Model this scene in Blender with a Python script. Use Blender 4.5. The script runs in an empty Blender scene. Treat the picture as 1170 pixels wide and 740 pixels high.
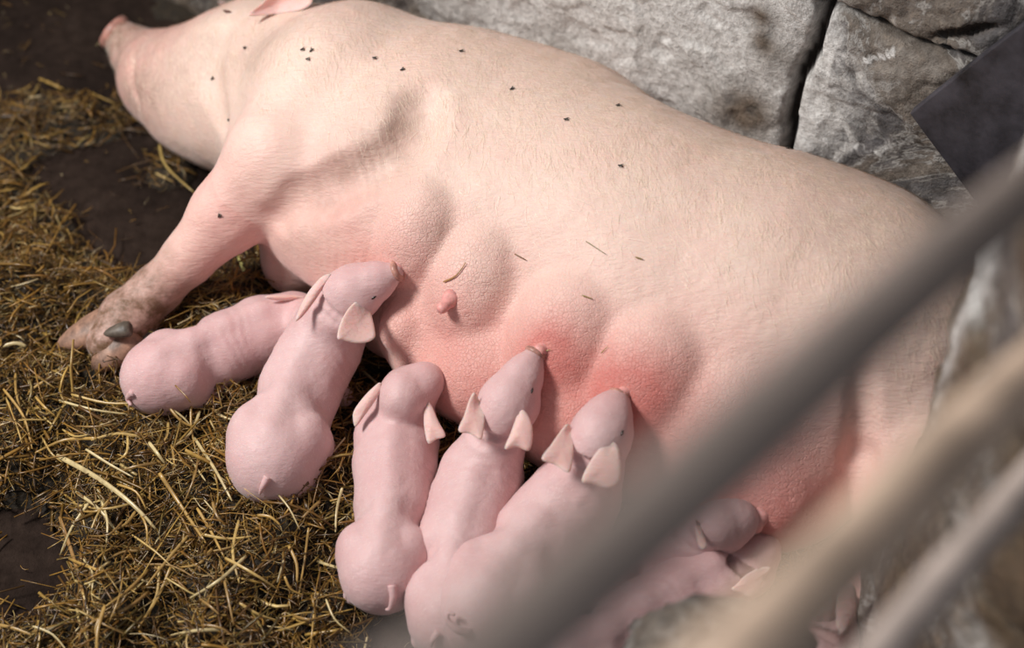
import bpy, math, random
import numpy as np
from mathutils import Vector, Matrix
from mathutils.bvhtree import BVHTree

random.seed(7)
rng = np.random.default_rng(7)
SC = bpy.context.scene
COL = SC.collection

# ------------------------------------------------------------------ camera
PITCH = math.radians(48.0)
CAM_H = 1.835
FPX = 1625.0                      # 50 mm on a 36 mm wide frame of 1170 pixels
FOCUS = 2.16
cam_d = bpy.data.cameras.new('camera')
cam = bpy.data.objects.new('camera', cam_d); COL.objects.link(cam)
cam.location = (0, 0, CAM_H)
cam.rotation_euler = (math.pi/2 - PITCH, 0, 0)
cam_d.sensor_width = 36.0; cam_d.lens = 50.0
cam_d.clip_start = 0.02
cam_d.dof.use_dof = True; cam_d.dof.focus_distance = FOCUS; cam_d.dof.aperture_fstop = 1.7
SC.camera = cam

# ------------------------------------------------------------------ light
W = bpy.data.worlds.new('barn_air'); SC.world = W; W.use_nodes = True
bg = W.node_tree.nodes['Background']
bg.inputs[0].default_value = (0.90, 0.93, 1.0, 1); bg.inputs[1].default_value = 0.235

def area(name, loc, target, size, power, color):
    d = bpy.data.lights.new(name, 'AREA'); d.shape = 'RECTANGLE'; d.size = size[0]; d.size_y = size[1]
    d.energy = power; d.color = color
    o = bpy.data.objects.new(name, d); COL.objects.link(o); o.location = loc
    o.rotation_euler = (Vector(target)-Vector(loc)).to_track_quat('-Z', 'Y').to_euler()
    return o
area('doorway_daylight', (-2.1, 1.15, 2.75), (0.1, 1.55, 0.15), (0.7, 0.7), 119, (1.0, 0.97, 0.93))
SC.view_settings.view_transform = 'Standard'; SC.view_settings.look = 'None'
SC.view_settings.exposure = 0.0; SC.view_settings.gamma = 1.0
SC.view_settings.use_curve_mapping = False

# ------------------------------------------------------------------ helpers
CF = np.array([0, math.cos(PITCH), -math.sin(PITCH)])
CU = np.array([0, math.sin(PITCH), math.cos(PITCH)])
CR = np.array([1.0, 0, 0]); CO = np.array([0, 0, CAM_H])
def ray(px, py):
    return CF + CR*(px-585)/FPX - CU*(py-370)/FPX
def at(px, py, z):
    d = ray(px, py); return CO + d*((z-CAM_H)/d[2])
def atd(px, py, dist):
    return CO + ray(px, py)*dist
def nrm(v):
    v = np.asarray(v, float); return v/(np.linalg.norm(v)+1e-12)

def vnoise(P, seed=0):
    """value noise -1..1 for (n,3) points"""
    P = np.asarray(P, np.float64); I = np.floor(P).astype(np.int64); F = P-I; F = F*F*(3-2*F)
    def h(i, j, k):
        n = (i*374761393 + j*668265263 + k*2147483647 + seed*974711) & 0x7fffffff
        n = ((n ^ (n >> 13))*1274126177) & 0x7fffffff
        n = ((n ^ (n >> 16))*668265263) & 0x7fffffff
        return (n & 0xffff)/32767.5 - 1
    r = 0
    for a in (0, 1):
        for b in (0, 1):
            for c in (0, 1):
                w = (F[:,0] if a else 1-F[:,0])*(F[:,1] if b else 1-F[:,1])*(F[:,2] if c else 1-F[:,2])
                r = r + w*h(I[:,0]+a, I[:,1]+b, I[:,2]+c)
    return r
def fbm(P, octv=4, seed=0):
    P = np.asarray(P, float); r = 0; a = 1; t = 0
    for o in range(octv):
        r = r + a*vnoise(P*(2**o)+o*17.3, seed+o); t += a; a *= .5
    return r/t
def sstep(a, b, x):
    t = np.clip((x-a)/(b-a), 0, 1); return t*t*(3-2*t)

def mesh_obj(name, V, F, mat, parent=None, smooth=True, col=None):
    V = np.asarray(V, float)
    if parent is not None: V = V - np.array(parent.matrix_basis.translation)
    me = bpy.data.meshes.new(name)
    if isinstance(F, np.ndarray):
        n, k = F.shape
        me.vertices.add(len(V)); me.vertices.foreach_set('co', V.astype(np.float32).ravel())
        me.loops.add(n*k); me.loops.foreach_set('vertex_index', F.astype(np.int32).ravel())
        me.polygons.add(n); me.polygons.foreach_set('loop_start', np.arange(0, n*k, k, dtype=np.int32))
        me.update(calc_edges=True)
    else:
        me.from_pydata([tuple(v) for v in V], [], F)
    if smooth: me.polygons.foreach_set('use_smooth', np.ones(len(me.polygons), bool))
    if col is not None:
        ca = me.color_attributes.new('tint', 'FLOAT_COLOR', 'POINT')
        ca.data.foreach_set('color', np.asarray(col, np.float32).ravel())
    me.update()
    me.materials.append(mat)
    o = bpy.data.objects.new(name, me); COL.objects.link(o)
    if parent is not None: o.parent = parent
    return o
def tag(o, label=None, cat=None, group=None, kind=None):
    if label: o['label'] = label
    if cat: o['category'] = cat
    if group: o['group'] = group
    if kind: o['kind'] = kind
    return o
def empty(name, loc, label, cat, group=None):
    o = bpy.data.objects.new(name, None); COL.objects.link(o); o.location = tuple(loc)
    o.empty_display_size = .05
    return tag(o, label, cat, group)

# ---- signed distance modelling
class Field:
    def __init__(s, lo, hi, h):
        s.lo = np.array(lo, float); s.h = h
        s.n = np.ceil((np.array(hi)-s.lo)/h).astype(int)+1
        s.D = np.full(s.n, 0.5, np.float32)
        s.ax = [(s.lo[i]+h*np.arange(s.n[i])).astype(np.float32) for i in range(3)]
    def _box(s, lo, hi):
        a = np.clip(np.floor((lo-s.lo)/s.h).astype(int), 0, s.n-1); b = np.clip(np.ceil((hi-s.lo)/s.h).astype(int)+1, 1, s.n)
        sl = tuple(slice(a[i], max(b[i], a[i]+1)) for i in range(3))
        X = s.ax[0][sl[0]][:,None,None]; Y = s.ax[1][sl[1]][None,:,None]; Z = s.ax[2][sl[2]][None,None,:]
        return sl, X, Y, Z
    def _mix(s, sl, d, k, op):
        a = s.D[sl]
        if op == 'add':
            if k > 0:
                hh = np.maximum(k-np.abs(a-d), 0)/k; s.D[sl] = np.minimum(a, d) - hh*hh*k*.25
            else: s.D[sl] = np.minimum(a, d)
        else:
            b = -d; hh = np.maximum(k-np.abs(a-b), 0)/max(k,1e-6); s.D[sl] = np.maximum(a, b) + hh*hh*k*.25
    def ell(s, c, r, k=.03, fr=None, op='add'):
        c = np.asarray(c, float); r = np.asarray(r, float)
        if r.ndim == 0: r = np.array([r]*3)
        m = r.max()+k+2*s.h
        sl, X, Y, Z = s._box(c-m, c+m)
        dx, dy, dz = X-np.float32(c[0]), Y-np.float32(c[1]), Z-np.float32(c[2])
        fr = np.eye(3) if fr is None else np.asarray(fr)
        q = [(dx*fr[i][0]+dy*fr[i][1]+dz*fr[i][2]) for i in range(3)]
        k0 = np.sqrt(sum((q[i]/r[i])**2 for i in range(3))); k1 = np.sqrt(sum((q[i]/r[i]**2)**2 for i in range(3)))+1e-6
        s._mix(sl, (k0*(k0-1)/k1).astype(np.float32), k, op)
    def cone(s, a, b, ra, rb, k=.03, op='add'):
        a = np.asarray(a, float); b = np.asarray(b, float); m = max(ra, rb)+k+2*s.h
        sl, X, Y, Z = s._box(np.minimum(a, b)-m, np.maximum(a, b)+m)
        d = b-a; L = max(d@d, 1e-9)
        t = np.clip(((X-a[0])*d[0]+(Y-a[1])*d[1]+(Z-a[2])*d[2])/L, 0, 1)
        dist = np.sqrt((X-a[0]-t*d[0])**2+(Y-a[1]-t*d[1])**2+(Z-a[2]-t*d[2])**2) - (ra+(rb-ra)*t)
        s._mix(sl, dist.astype(np.float32), k, op)
    def floor(s, z0, k=.03):
        d = (np.float32(z0)-s.ax[2])[None,None,:]+0*s.D
        hh = np.maximum(k-np.abs(s.D-d), 0)/k; s.D = (np.maximum(s.D, d)+hh*hh*k*.25).astype(np.float32)
    def sample(s, P):
        Q = (P-s.lo)/s.h; I = np.clip(np.floor(Q).astype(int), 0, s.n-2); F = Q-I; r = 0
        for a in (0, 1):
            for b in (0, 1):
                for c in (0, 1):
                    r = r + (F[:,0] if a else 1-F[:,0])*(F[:,1] if b else 1-F[:,1])*(F[:,2] if c else 1-F[:,2])*s.D[I[:,0]+a, I[:,1]+b, I[:,2]+c]
        return r
    def grad(s, P):
        e = s.h; g = np.stack([s.sample(P+np.eye(3)[i]*e)-s.sample(P-np.eye(3)[i]*e) for i in range(3)], 1)
        return g/(np.linalg.norm(g, axis=1, keepdims=True)+1e-9)
    def mesh(s):
        D = s.D; S = D < 0; n = np.array(D.shape)-1
        cnt = np.zeros(n, np.int8); acc = np.zeros(tuple(n)+(3,), np.float32)
        mixed = np.zeros(n, bool)
        s0 = S[:-1,:-1,:-1]
        for a in (0,1):
            for b in (0,1):
                for c in (0,1):
                    mixed |= S[a:a+n[0], b:b+n[1], c:c+n[2]] != s0
        idx = np.argwhere(mixed); ids = -np.ones(n, np.int64); ids[tuple(idx.T)] = np.arange(len(idx))
        P = np.zeros((len(idx), 3)); C = np.zeros(len(idx))
        cor = [(a,b,c) for a in (0,1) for b in (0,1) for c in (0,1)]
        for p in cor:
            for ax in range(3):
                if p[ax]: continue
                q = list(p); q[ax] = 1
                da = D[idx[:,0]+p[0], idx[:,1]+p[1], idx[:,2]+p[2]]; db = D[idx[:,0]+q[0], idx[:,1]+q[1], idx[:,2]+q[2]]
                m = (da < 0) != (db < 0); t = np.where(m, da/(da-db+1e-12), 0)
                e = np.array(p, float)[None,:].repeat(len(idx), 0); e[:,ax] += t
                P += e*m[:,None]; C += m
        P = idx + P/C[:,None]; V = s.lo + P*s.h
        Fs = []
        for ax in range(3):
            u, v = (ax+1)%3, (ax+2)%3
            A = np.take(S, range(0, D.shape[ax]-1), ax); B = np.take(S, range(1, D.shape[ax]), ax)
            E = np.argwhere(A != B)
            E = E[(E[:,u] > 0) & (E[:,v] > 0) & (E[:,u] < n[u]) & (E[:,v] < n[v])]
            fl = A[tuple(E.T)]
            def cid(du, dv):
                q = E.copy(); q[:,u] += du; q[:,v] += dv; return ids[tuple(q.T)]
            quad = np.stack([cid(-1,-1), cid(0,-1), cid(0,0), cid(-1,0)], 1)
            quad[~fl] = quad[~fl][:, ::-1]
            Fs.append(quad)
        F = np.concatenate(Fs)
        E = np.concatenate([F[:,[0,1]], F[:,[1,2]], F[:,[2,3]], F[:,[3,0]]])
        for it in range(4):
            A = np.zeros_like(V); c = np.zeros(len(V))
            for k in range(3):
                A[:,k] = np.bincount(E[:,0], V[E[:,1],k], len(V))+np.bincount(E[:,1], V[E[:,0],k], len(V))
            c = np.bincount(E[:,0], minlength=len(V))+np.bincount(E[:,1], minlength=len(V))
            V = .4*V+.6*A/c[:,None]
            V = V - s.grad(V)*np.clip(s.sample(V), -s.h, s.h)[:,None]
        return V, F

def bvh(V, F): return BVHTree.FromPolygons([tuple(v) for v in V], F.tolist())
def hit(tree, px, py):
    d = Vector(ray(px, py)).normalized()
    p, n, i, t = tree.ray_cast(Vector(CO), d)
    if p is None: return None, None
    return np.array(p), np.array(n)

# ------------------------------------------------------------------ materials
def new_mat(name):
    m = bpy.data.materials.new(name); m.use_nodes = True
    nt = m.node_tree; b = nt.nodes['Principled BSDF']; return m, nt, b
def N(nt, t, **kw):
    n = nt.nodes.new(t)
    for k, v in kw.items():
        if k in n.inputs.keys(): n.inputs[k].default_value = v
        else: setattr(n, k, v)
    return n
def L(nt, a, b): nt.links.new(a, b)
def ramp(nt, fac, stops):
    r = nt.nodes.new('ShaderNodeValToRGB'); e = r.color_ramp.elements
    while len(e) < len(stops): e.new(.5)
    for i, (p, c) in enumerate(stops): e[i].position = p; e[i].color = (*c, 1) if len(c) == 3 else c
    L(nt, fac, r.inputs[0]); return r.outputs[0]
def mixc(nt, fac, a, b, mode='MIX'):
    m = nt.nodes.new('ShaderNodeMix'); m.data_type = 'RGBA'; m.blend_type = mode
    for s, v in ((m.inputs[0], fac), (m.inputs[6], a), (m.inputs[7], b)):
        if hasattr(v, 'is_linked') or isinstance(v, bpy.types.NodeSocket): L(nt, v, s)
        else: s.default_value = v if not isinstance(v, tuple) or len(v) == 4 else (*v, 1)
    return m.outputs[2]
def noise(nt, scale, detail=4, rough=.6, vec=None, dist=0):
    n = N(nt, 'ShaderNodeTexNoise'); n.inputs['Scale'].default_value = scale; n.inputs['Detail'].default_value = detail
    n.inputs['Roughness'].default_value = rough; n.inputs['Distortion'].default_value = dist
    if vec is not None: L(nt, vec, n.inputs['Vector'])
    return n.outputs['Fac']
def objco(nt):
    return N(nt, 'ShaderNodeTexCoord').outputs['Object']
def mapping(nt, vec, scale=(1,1,1), rot=(0,0,0)):
    m = N(nt, 'ShaderNodeMapping'); m.inputs['Scale'].default_value = scale; m.inputs['Rotation'].default_value = rot
    L(nt, vec, m.inputs['Vector']); return m.outputs[0]
def bump(nt, h, strength, dist, bsdf, prev=None):
    b = N(nt, 'ShaderNodeBump'); b.inputs['Strength'].default_value = strength; b.inputs['Distance'].default_value = dist
    L(nt, h, b.inputs['Height'])
    if prev is not None: L(nt, prev, b.inputs['Normal'])
    if bsdf is not None: L(nt, b.outputs[0], bsdf.inputs['Normal'])
    return b.outputs[0]

def skin_mat(name, cream, pink, red, dirt_shade, sss=.12, hairrot=0.0, rough=.5, fine=1.0):
    """tint.r = rosiness, tint.g = soiled skin and painted shade, tint.b = wrinkled udder skin"""
    m, nt, b = new_mat(name)
    a = N(nt, 'ShaderNodeAttribute'); a.attribute_name = 'tint'
    s = N(nt, 'ShaderNodeSeparateColor'); L(nt, a.outputs['Color'], s.inputs[0])
    co = objco(nt)
    n1 = noise(nt, 9, 5, .65, co); n2 = noise(nt, 70, 4, .7, co)
    add = N(nt, 'ShaderNodeMath', operation='MULTIPLY_ADD'); L(nt, n1, add.inputs[0]); add.inputs[1].default_value = .5; L(nt, s.outputs[0], add.inputs[2])
    sub = N(nt, 'ShaderNodeMath', operation='MULTIPLY_ADD'); L(nt, n2, sub.inputs[0]); sub.inputs[1].default_value = .22; L(nt, add.outputs[0], sub.inputs[2])
    sh = N(nt, 'ShaderNodeMath', operation='SUBTRACT'); L(nt, sub.outputs[0], sh.inputs[0]); sh.inputs[1].default_value = .36
    c = ramp(nt, sh.outputs[0], [(0, cream), (.5, pink), (1, red)])
    n3 = noise(nt, 26, 5, .7, co)
    dm = N(nt, 'ShaderNodeMath', operation='MULTIPLY'); L(nt, s.outputs[1], dm.inputs[0])
    dr = ramp(nt, n3, [(.3, (.25,.25,.25)), (.62, (1,1,1))]); L(nt, dr, dm.inputs[1])
    c = mixc(nt, dm.outputs[0], c, dirt_shade)
    L(nt, c, b.inputs['Base Color'])
    b.inputs['Roughness'].default_value = rough
    b.inputs['Subsurface Weight'].default_value = sss
    b.inputs['Subsurface Radius'].default_value = (1.0, .35, .2); b.inputs['Subsurface Scale'].default_value = .012
    b.inputs['Specular IOR Level'].default_value = .35
    # short coat running one way, plus net of fine creases on the udder
    hv = mapping(nt, co, (40*fine, 190*fine, 190*fine), (0, 0, hairrot))
    hn = noise(nt, 1.0, 4, .6, hv, .3)
    bn = bump(nt, hn, .45/fine, .004/fine, None); b.inputs['Sheen Weight'].default_value = .18; b.inputs['Sheen Roughness'].default_value = .4
    v = N(nt, 'ShaderNodeTexVoronoi', feature='DISTANCE_TO_EDGE'); v.inputs['Scale'].default_value = 165; v.inputs['Randomness'].default_value = 1
    wv = mixc(nt, .012, co, N(nt, 'ShaderNodeTexNoise', Scale=30.0).outputs['Color'], 'ADD'); L(nt, wv, v.inputs['Vector'])
    vr = ramp(nt, v.outputs['Distance'], [(0, (0,0,0)), (.12, (1,1,1))])
    vm = N(nt, 'ShaderNodeMath', operation='MULTIPLY'); L(nt, vr, vm.inputs[0]); L(nt, s.outputs[2], vm.inputs[1])
    bn = bump(nt, vm.outputs[0], .42, .0024, None, bn)
    bump(nt, n2, .25, .003, b, bn)
    return m
M = {}
M['sow'] = skin_mat('sow_skin', (.84,.645,.55), (.80,.49,.43), (.64,.22,.19), (.16,.085,.045), sss=.15, hairrot=.53)
M['piglet'] = skin_mat('piglet_skin', (.71,.49,.485), (.63,.37,.37), (.50,.22,.21), (.30,.16,.09), sss=.16, hairrot=1.0, rough=.5, fine=1.35)
M['ear'] = skin_mat('piglet_ear_skin', (.82,.57,.53), (.80,.46,.42), (.68,.28,.24), (.3,.15,.08), sss=.5)
def plain(name, c, rough=.6, var=.15, scale=60, bumpd=.002, metal=0, sss=0):
    m, nt, b = new_mat(name); co = objco(nt); n = noise(nt, scale, 5, .65, co)
    d = tuple(max(0, x*(1-var*1.6)) for x in c); l = tuple(min(1, x*(1+var)) for x in c)
    L(nt, ramp(nt, n, [(.3, d), (.7, l)]), b.inputs['Base Color']); b.inputs['Roughness'].default_value = rough
    b.inputs['Metallic'].default_value = metal; b.inputs['Subsurface Weight'].default_value = sss
    b.inputs['Subsurface Scale'].default_value = .01
    bump(nt, n, .5, bumpd, b); return m
M['hoof'] = plain('hoof_horn', (.34,.19,.13), .5, .45, 45)
M['dewclaw'] = plain('dewclaw_horn', (.11,.085,.065), .5, .4, 60)
M['teat'] = plain('teat_skin', (.78,.36,.33), .5, .15, 150, .001, sss=.2)
M['crust'] = plain('dried_milk_crust', (.35,.30,.18), .8, .4, 200)
M['eye'] = plain('dark_eye', (.012,.008,.006), .15, .1, 50, 0)
M['snout'] = plain('snout_skin', (.50,.25,.20), .4, .3, 90, .001, sss=.2)
M['nostril'] = plain('nostril', (.10,.03,.02), .6, .2, 90, .001)
M['fly'] = plain('fly_black', (.02,.015,.012), .35, .3, 300, 0)
M['fly_wing'] = plain('fly_wing', (.12,.10,.08), .3, .2, 300, 0)
def hair_mat(name, c):
    m, nt, b = new_mat(name); b.inputs['Base Color'].default_value = (*c, 1); b.inputs['Roughness'].default_value = .45
    return m
M['bristle'] = hair_mat('bristle', (.95,.80,.66)); M['down'] = hair_mat('piglet_down', (.92,.80,.76))

# straw
m, nt, b = new_mat('straw'); a = N(nt, 'ShaderNodeAttribute'); a.attribute_name = 'tint'
nn = noise(nt, 60, 4, .7, objco(nt)); r = ramp(nt, nn, [(.3, (.55,.5,.45)), (.65, (1.1,1.08,1.0))])
L(nt, mixc(nt, 1.0, a.outputs['Color'], r, 'MULTIPLY'), b.inputs['Base Color']); b.inputs['Roughness'].default_value = .33
b.inputs['Specular IOR Level'].default_value = .6
M['straw'] = m
# earth floor
m, nt, b = new_mat('trodden_earth'); co = objco(nt)
n1 = noise(nt, 4, 6, .65, co); n2 = noise(nt, 38, 6, .7, co); n3 = noise(nt, 150, 4, .7, co)
c = ramp(nt, n1, [(.3, (.014,.008,.006)), (.55, (.032,.020,.015)), (.8, (.055,.038,.031))])
c2 = ramp(nt, n2, [(.35, (.45,.40,.36)), (.6, (1,1,1)), (.8, (1.5,1.35,1.2))])
L(nt, mixc(nt, .8, c, c2, 'MULTIPLY'), b.inputs['Base Color']); b.inputs['Roughness'].default_value = .95; b.inputs['Specular IOR Level'].default_value = .15
q = bump(nt, n2, .6, .012, None); bump(nt, n3, .5, .004, b, q); M['earth'] = m
# matted bed under the straw
m, nt, b = new_mat('matted_litter'); co = objco(nt)
n1 = noise(nt, 60, 5, .7, co); L(nt, ramp(nt, n1, [(.3, (.008,.005,.0025)), (.7, (.036,.022,.009))]), b.inputs['Base Color'])
b.inputs['Roughness'].default_value = .8; bump(nt, n1, .8, .01, b); M['litter'] = m
# stone wall : tint.r = lime wash and the pillar's painted lit edge, tint.g = brown staining, tint.b = joint
m, nt, b = new_mat('old_stone'); co = objco(nt)
a = N(nt, 'ShaderNodeAttribute'); a.attribute_name = 'tint'; s = N(nt, 'ShaderNodeSeparateColor'); L(nt, a.outputs['Color'], s.inputs[0])
n1 = noise(nt, 7, 7, .68, co, .6); n2 = noise(nt, 45, 6, .72, co); n3 = noise(nt, 160, 4, .7, co); n4 = noise(nt, 16, 7, .75, co, 1.2)
n6 = noise(nt, 3.2, 6, .7, co, .8)
iso = ramp(nt, n6, [(.485, (0,0,0)), (.500, (1,1,1)), (.515, (0,0,0))])
base = ramp(nt, n6, [(.34, (.075,.072,.08)), (.46, (.15,.14,.14)), (.54, (.21,.175,.145)), (.66, (.34,.31,.28))])
sp = ramp(nt, n2, [(.36, (.45,.42,.4)), (.55, (1,1,1)), (.7, (1.5,1.45,1.4))]); base = mixc(nt, .8, base, sp, 'MULTIPLY')
lw = N(nt, 'ShaderNodeMath', operation='MULTIPLY_ADD'); L(nt, n4, lw.inputs[0]); lw.inputs[1].default_value = 1.6
lo = N(nt, 'ShaderNodeMath', operation='SUBTRACT'); L(nt, s.outputs[0], lo.inputs[0]); lo.inputs[1].default_value = .82; L(nt, lo.outputs[0], lw.inputs[2])
base = mixc(nt, mixc(nt, .55, (0,0,0), iso), base, (.55,.53,.50))
lf = ramp(nt, lw.outputs[0], [(.1, (0,0,0)), (.6, (1,1,1))])
n5 = ramp(nt, noise(nt, 90, 4, .7, co), [(.35, (.48,.46,.44)), (.65, (.90,.88,.86))])
base = mixc(nt, lf, base, n5)
base = mixc(nt, s.outputs[1], base, ramp(nt, n2, [(.3, (.03,.018,.009)), (.7, (.16,.10,.05))]))
base = mixc(nt, s.outputs[2], base, (.012,.009,.007))
L(nt, base, b.inputs['Base Color']); b.inputs['Roughness'].default_value = .7
q = bump(nt, n2, .7, .012, None); bump(nt, n3, .6, .004, b, q); M['stone'] = m
M['slate'] = plain('dark_slate', (.052,.048,.058), .45, .5, 14, .004)
M['rail_metal'] = plain('weathered_grey_rail', (.25,.20,.175), .55, .12, 20, .001)
M['rail_wood'] = plain('pale_peeled_pole', (.66,.49,.37), .65, .22, 18, .002)
M['rail_wood2'] = plain('grey_wood_pole', (.46,.38,.34), .65, .25, 22, .002)

# ------------------------------------------------------------------ floor
BLOBS = [(60,430,.22,.9),(20,330,.16,.9),(10,250,.14,.7),(30,140,.13,.6),(110,145,.08,.45),(190,200,.08,.42),(100,480,.2,1.1),(220,560,.22,1.35),
         (330,610,.2,1.2),(190,650,.2,1.0),(320,700,.18,1.0),(90,740,.14,.9),(380,560,.14,1.0),(470,540,.14,1.0),(560,560,.14,1.0),(610,550,.14,1.1),
         (440,400,.12,1.0),(300,320,.08,.55),(255,350,.10,.7),(220,400,.12,.9),(420,480,.12,1.0),(10,520,.10,.8),(240,740,.2,.9),(150,800,.2,.9),(520,470,.12,.9),
         (700,700,.25,.9),(850,760,.25,.9),(210,0,.10,.35),(160,95,.06,.25),(100,5,.07,.3), (270,30,.10,.3)]
HOLES = [(108,410,.06,.8),(268,322,.06,.6),(20,610,.085,1.5),(60,680,.085,1.6),(110,640,.04,.8),(440,725,.075,1.5),(165,265,.10,1.1),(70,60,.14,.9),(10,20,.15,.9),(90,205,.10,.8),(235,300,.04,.5)]
def blobsum(X, Y, BL):
    r = 0
    for px, py, rad, w in BL:
        p = at(px, py, 0); r = r + w*np.exp(-((X-p[0])**2+(Y-p[1])**2)/(2*(rad*.62)**2))
    return r
def straw_amount(X, Y):
    P = np.stack([X*9, Y*9, 0*X], -1).reshape(-1, 3)
    return np.clip(blobsum(X, Y, BLOBS)*1.15 - blobsum(X, Y, HOLES) + .25*fbm(P, 3, 5).reshape(np.shape(X)), 0, 1.3)
def ground(X, Y):
    a = straw_amount(X, Y); P = np.stack([X*14, Y*14, 0*X], -1).reshape(-1, 3)
    return .045*a*(.7+.9*fbm(P, 3, 9).reshape(np.shape(X)))

gx = np.linspace(-3, 3, 241); gy = np.linspace(-.5, 4.5, 201); GX, GY = np.meshgrid(gx, gy, indexing='ij')
P = np.stack([GX.ravel(), GY.ravel(), 0*GX.ravel()], 1)
P[:,2] = .008*fbm(P*5, 4, 3)-.008
def gridfaces(nx, ny):
    I = np.arange(nx*ny).reshape(nx, ny)
    return np.stack([I[:-1,:-1].ravel(), I[1:,:-1].ravel(), I[1:,1:].ravel(), I[:-1,1:].ravel()], 1)
fo = mesh_obj('floor', P, gridfaces(241, 201), M['earth']); tag(fo, kind='structure')

# matted bed mesh under loose stalks
bx = np.linspace(-1.3, .9, 320); by = np.linspace(.7, 2.9, 320); BX, BY = np.meshgrid(bx, by, indexing='ij')
A = straw_amount(BX, BY); Z = ground(BX, BY)
P = np.stack([BX.ravel(), BY.ravel(), np.where(A > .22, Z-.008, -.03).ravel()], 1)
P[:,2] += .006*fbm(P*40, 3, 2)
bed = mesh_obj('straw_bed', P, gridfaces(320, 320), M['litter'])
tag(bed, 'dark matted litter under the loose straw around the piglets', 'bedding', kind='stuff')

# ------------------------------------------------------------------ sow
U = nrm([-.862, .507, 0]); Vv = nrm([-.507, -.862, 0]); ZZ = np.array([0, 0, 1.0]); SF = np.array([U, Vv, ZZ])
def sow_base(f):
    e = lambda px, py, z, r, k=.08, fr=SF: f.ell(at(px, py, z), r, k, fr)
    e(430,185,.20,(.26,.245,.20)); e(590,226,.20,(.30,.30,.22)); e(760,315,.20,(.28,.27,.215))
    e(905,370,.20,(.22,.255,.205)); e(985,365,.20,(.14,.21,.18)); e(880,320,.24,(.22,.19,.17)); e(690,255,.24,(.28,.18,.175))
    e(488,192,.21,(.2,.275,.205))
    e(565,392,.12,(.20,.15,.12)); e(700,450,.13,(.20,.16,.13)); e(850,515,.13,(.18,.15,.13)); e(452,362,.08,(.07,.07,.07),.03)
    # neck and head
    f.cone(at(400,130,.20), at(290,105,.16), .20, .155, .06)
    f.cone(at(300,100,.16), at(235,105,.13), .16, .125, .05)
    f.cone(at(250,105,.14), at(190,92,.11), .125, .088, .04)
    f.cone(at(195,90,.11), at(158,62,.10), .085, .052, .04)
    f.cone(at(165,66,.10), at(143,47,.10), .052, .040, .02)
    # shoulder and front leg
    f.ell(at(385,108,.29), (.140,.17,.140), .03, SF)
    f.cone(at(385,120,.30), at(325,180,.29), .125, .092, .03)
    f.cone(at(325,180,.29), at(262,244,.215), .090, .062, .02)
    f.cone(at(262,244,.215), at(216,294,.150), .060, .043, .02)
    f.cone(at(216,294,.150), at(178,332,.10), .041, .037, .015)
    f.cone(at(178,332,.10), at(145,362,.075), .038, .044, .02)
    f.cone(at(150,362,.080), at(124,390,.068), .042, .036, .02)
    # lower front leg tucked below the chest
    f.cone(at(370,260,.12), at(335,300,.07), .09, .055, .04)
    # hind quarter
    f.ell(at(1000,375,.26), (.15,.19,.14), .06, SF)
    f.cone(at(1020,400,.26), at(1045,500,.21), .13, .085, .04)
    f.cone(at(1045,500,.21), at(1020,610,.15), .08, .052, .03)
    f.cone(at(1025,610,.16), at(985,690,.09), .046, .036, .02)
    f.cone(at(985,690,.09), at(960,750,.06), .036, .038, .02)
f0 = Field((-1.15,.75,-.03), (.85,2.75,.6), .014); sow_base(f0); v0, F0 = f0.mesh(); t0 = bvh(v0, F0)
UD = [  # px, py, radii along / down / out, rise, blend
    (470,270,(.078,.100,.085),.030,.009),(537,325,(.090,.125,.095),.034,.009),(634,378,(.100,.130,.095),.036,.009),(738,425,(.102,.130,.095),.034,.010),(838,480,(.09,.11,.09),.018,.025),(900,560,(.07,)*3,.014,.03),
    (888,578,(.045,.05,.045),.022,.02),(455,375,(.040,.045,.042),.028,.015),(530,430,(.070,.07,.07),.018,.03),(625,490,(.075,.07,.07),.02,.03)]
TEATS = [(514,340,-28,30,.030,1),(868,590,-15,26,.024,1),(452,306,0,0,.012,0),(618,400,0,0,.012,0),(712,450,0,0,.012,0),(640,292,0,0,0,0)]
H = .0055
f = Field((-1.12,.78,-.02), (.82,2.72,.55), H); sow_base(f)
for px, py, r, rise, kk in UD:
    p, n = hit(t0, px, py)
    if p is None: continue
    n = nrm(n); e1 = nrm(U-(U@n)*n); f.ell(p-n*(r[2]-rise), r, kk, np.array([e1, np.cross(n, e1), n]))
# creases between the glands, armpit, groin
def crease(pts, r, depth, k=.02):
    Q = []
    for px, py in pts:
        p, n = hit(t0, px, py)
        if p is not None: Q.append(p+nrm(n)*(r-depth))
    for a, b2 in zip(Q[:-1], Q[1:]): f.cone(a, b2, r, r, k, 'sub')
crease([(480,118),(478,140),(462,168),(425,192),(385,212),(350,232)], .028, .019, .035)
crease([(288,288),(318,250),(345,222),(395,196)], .022, .012, .02)
crease([(985,430),(984,520),(986,600)], .016, .012, .02)
crease([(152,62),(150,90),(158,118)], .006, .004, .012)
crease([(250,40),(240,90),(255,140)], .02, .006, .03)
f.floor(.004, .03)
SV, SFc = f.mesh()
NG = f.grad(SV)
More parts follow.
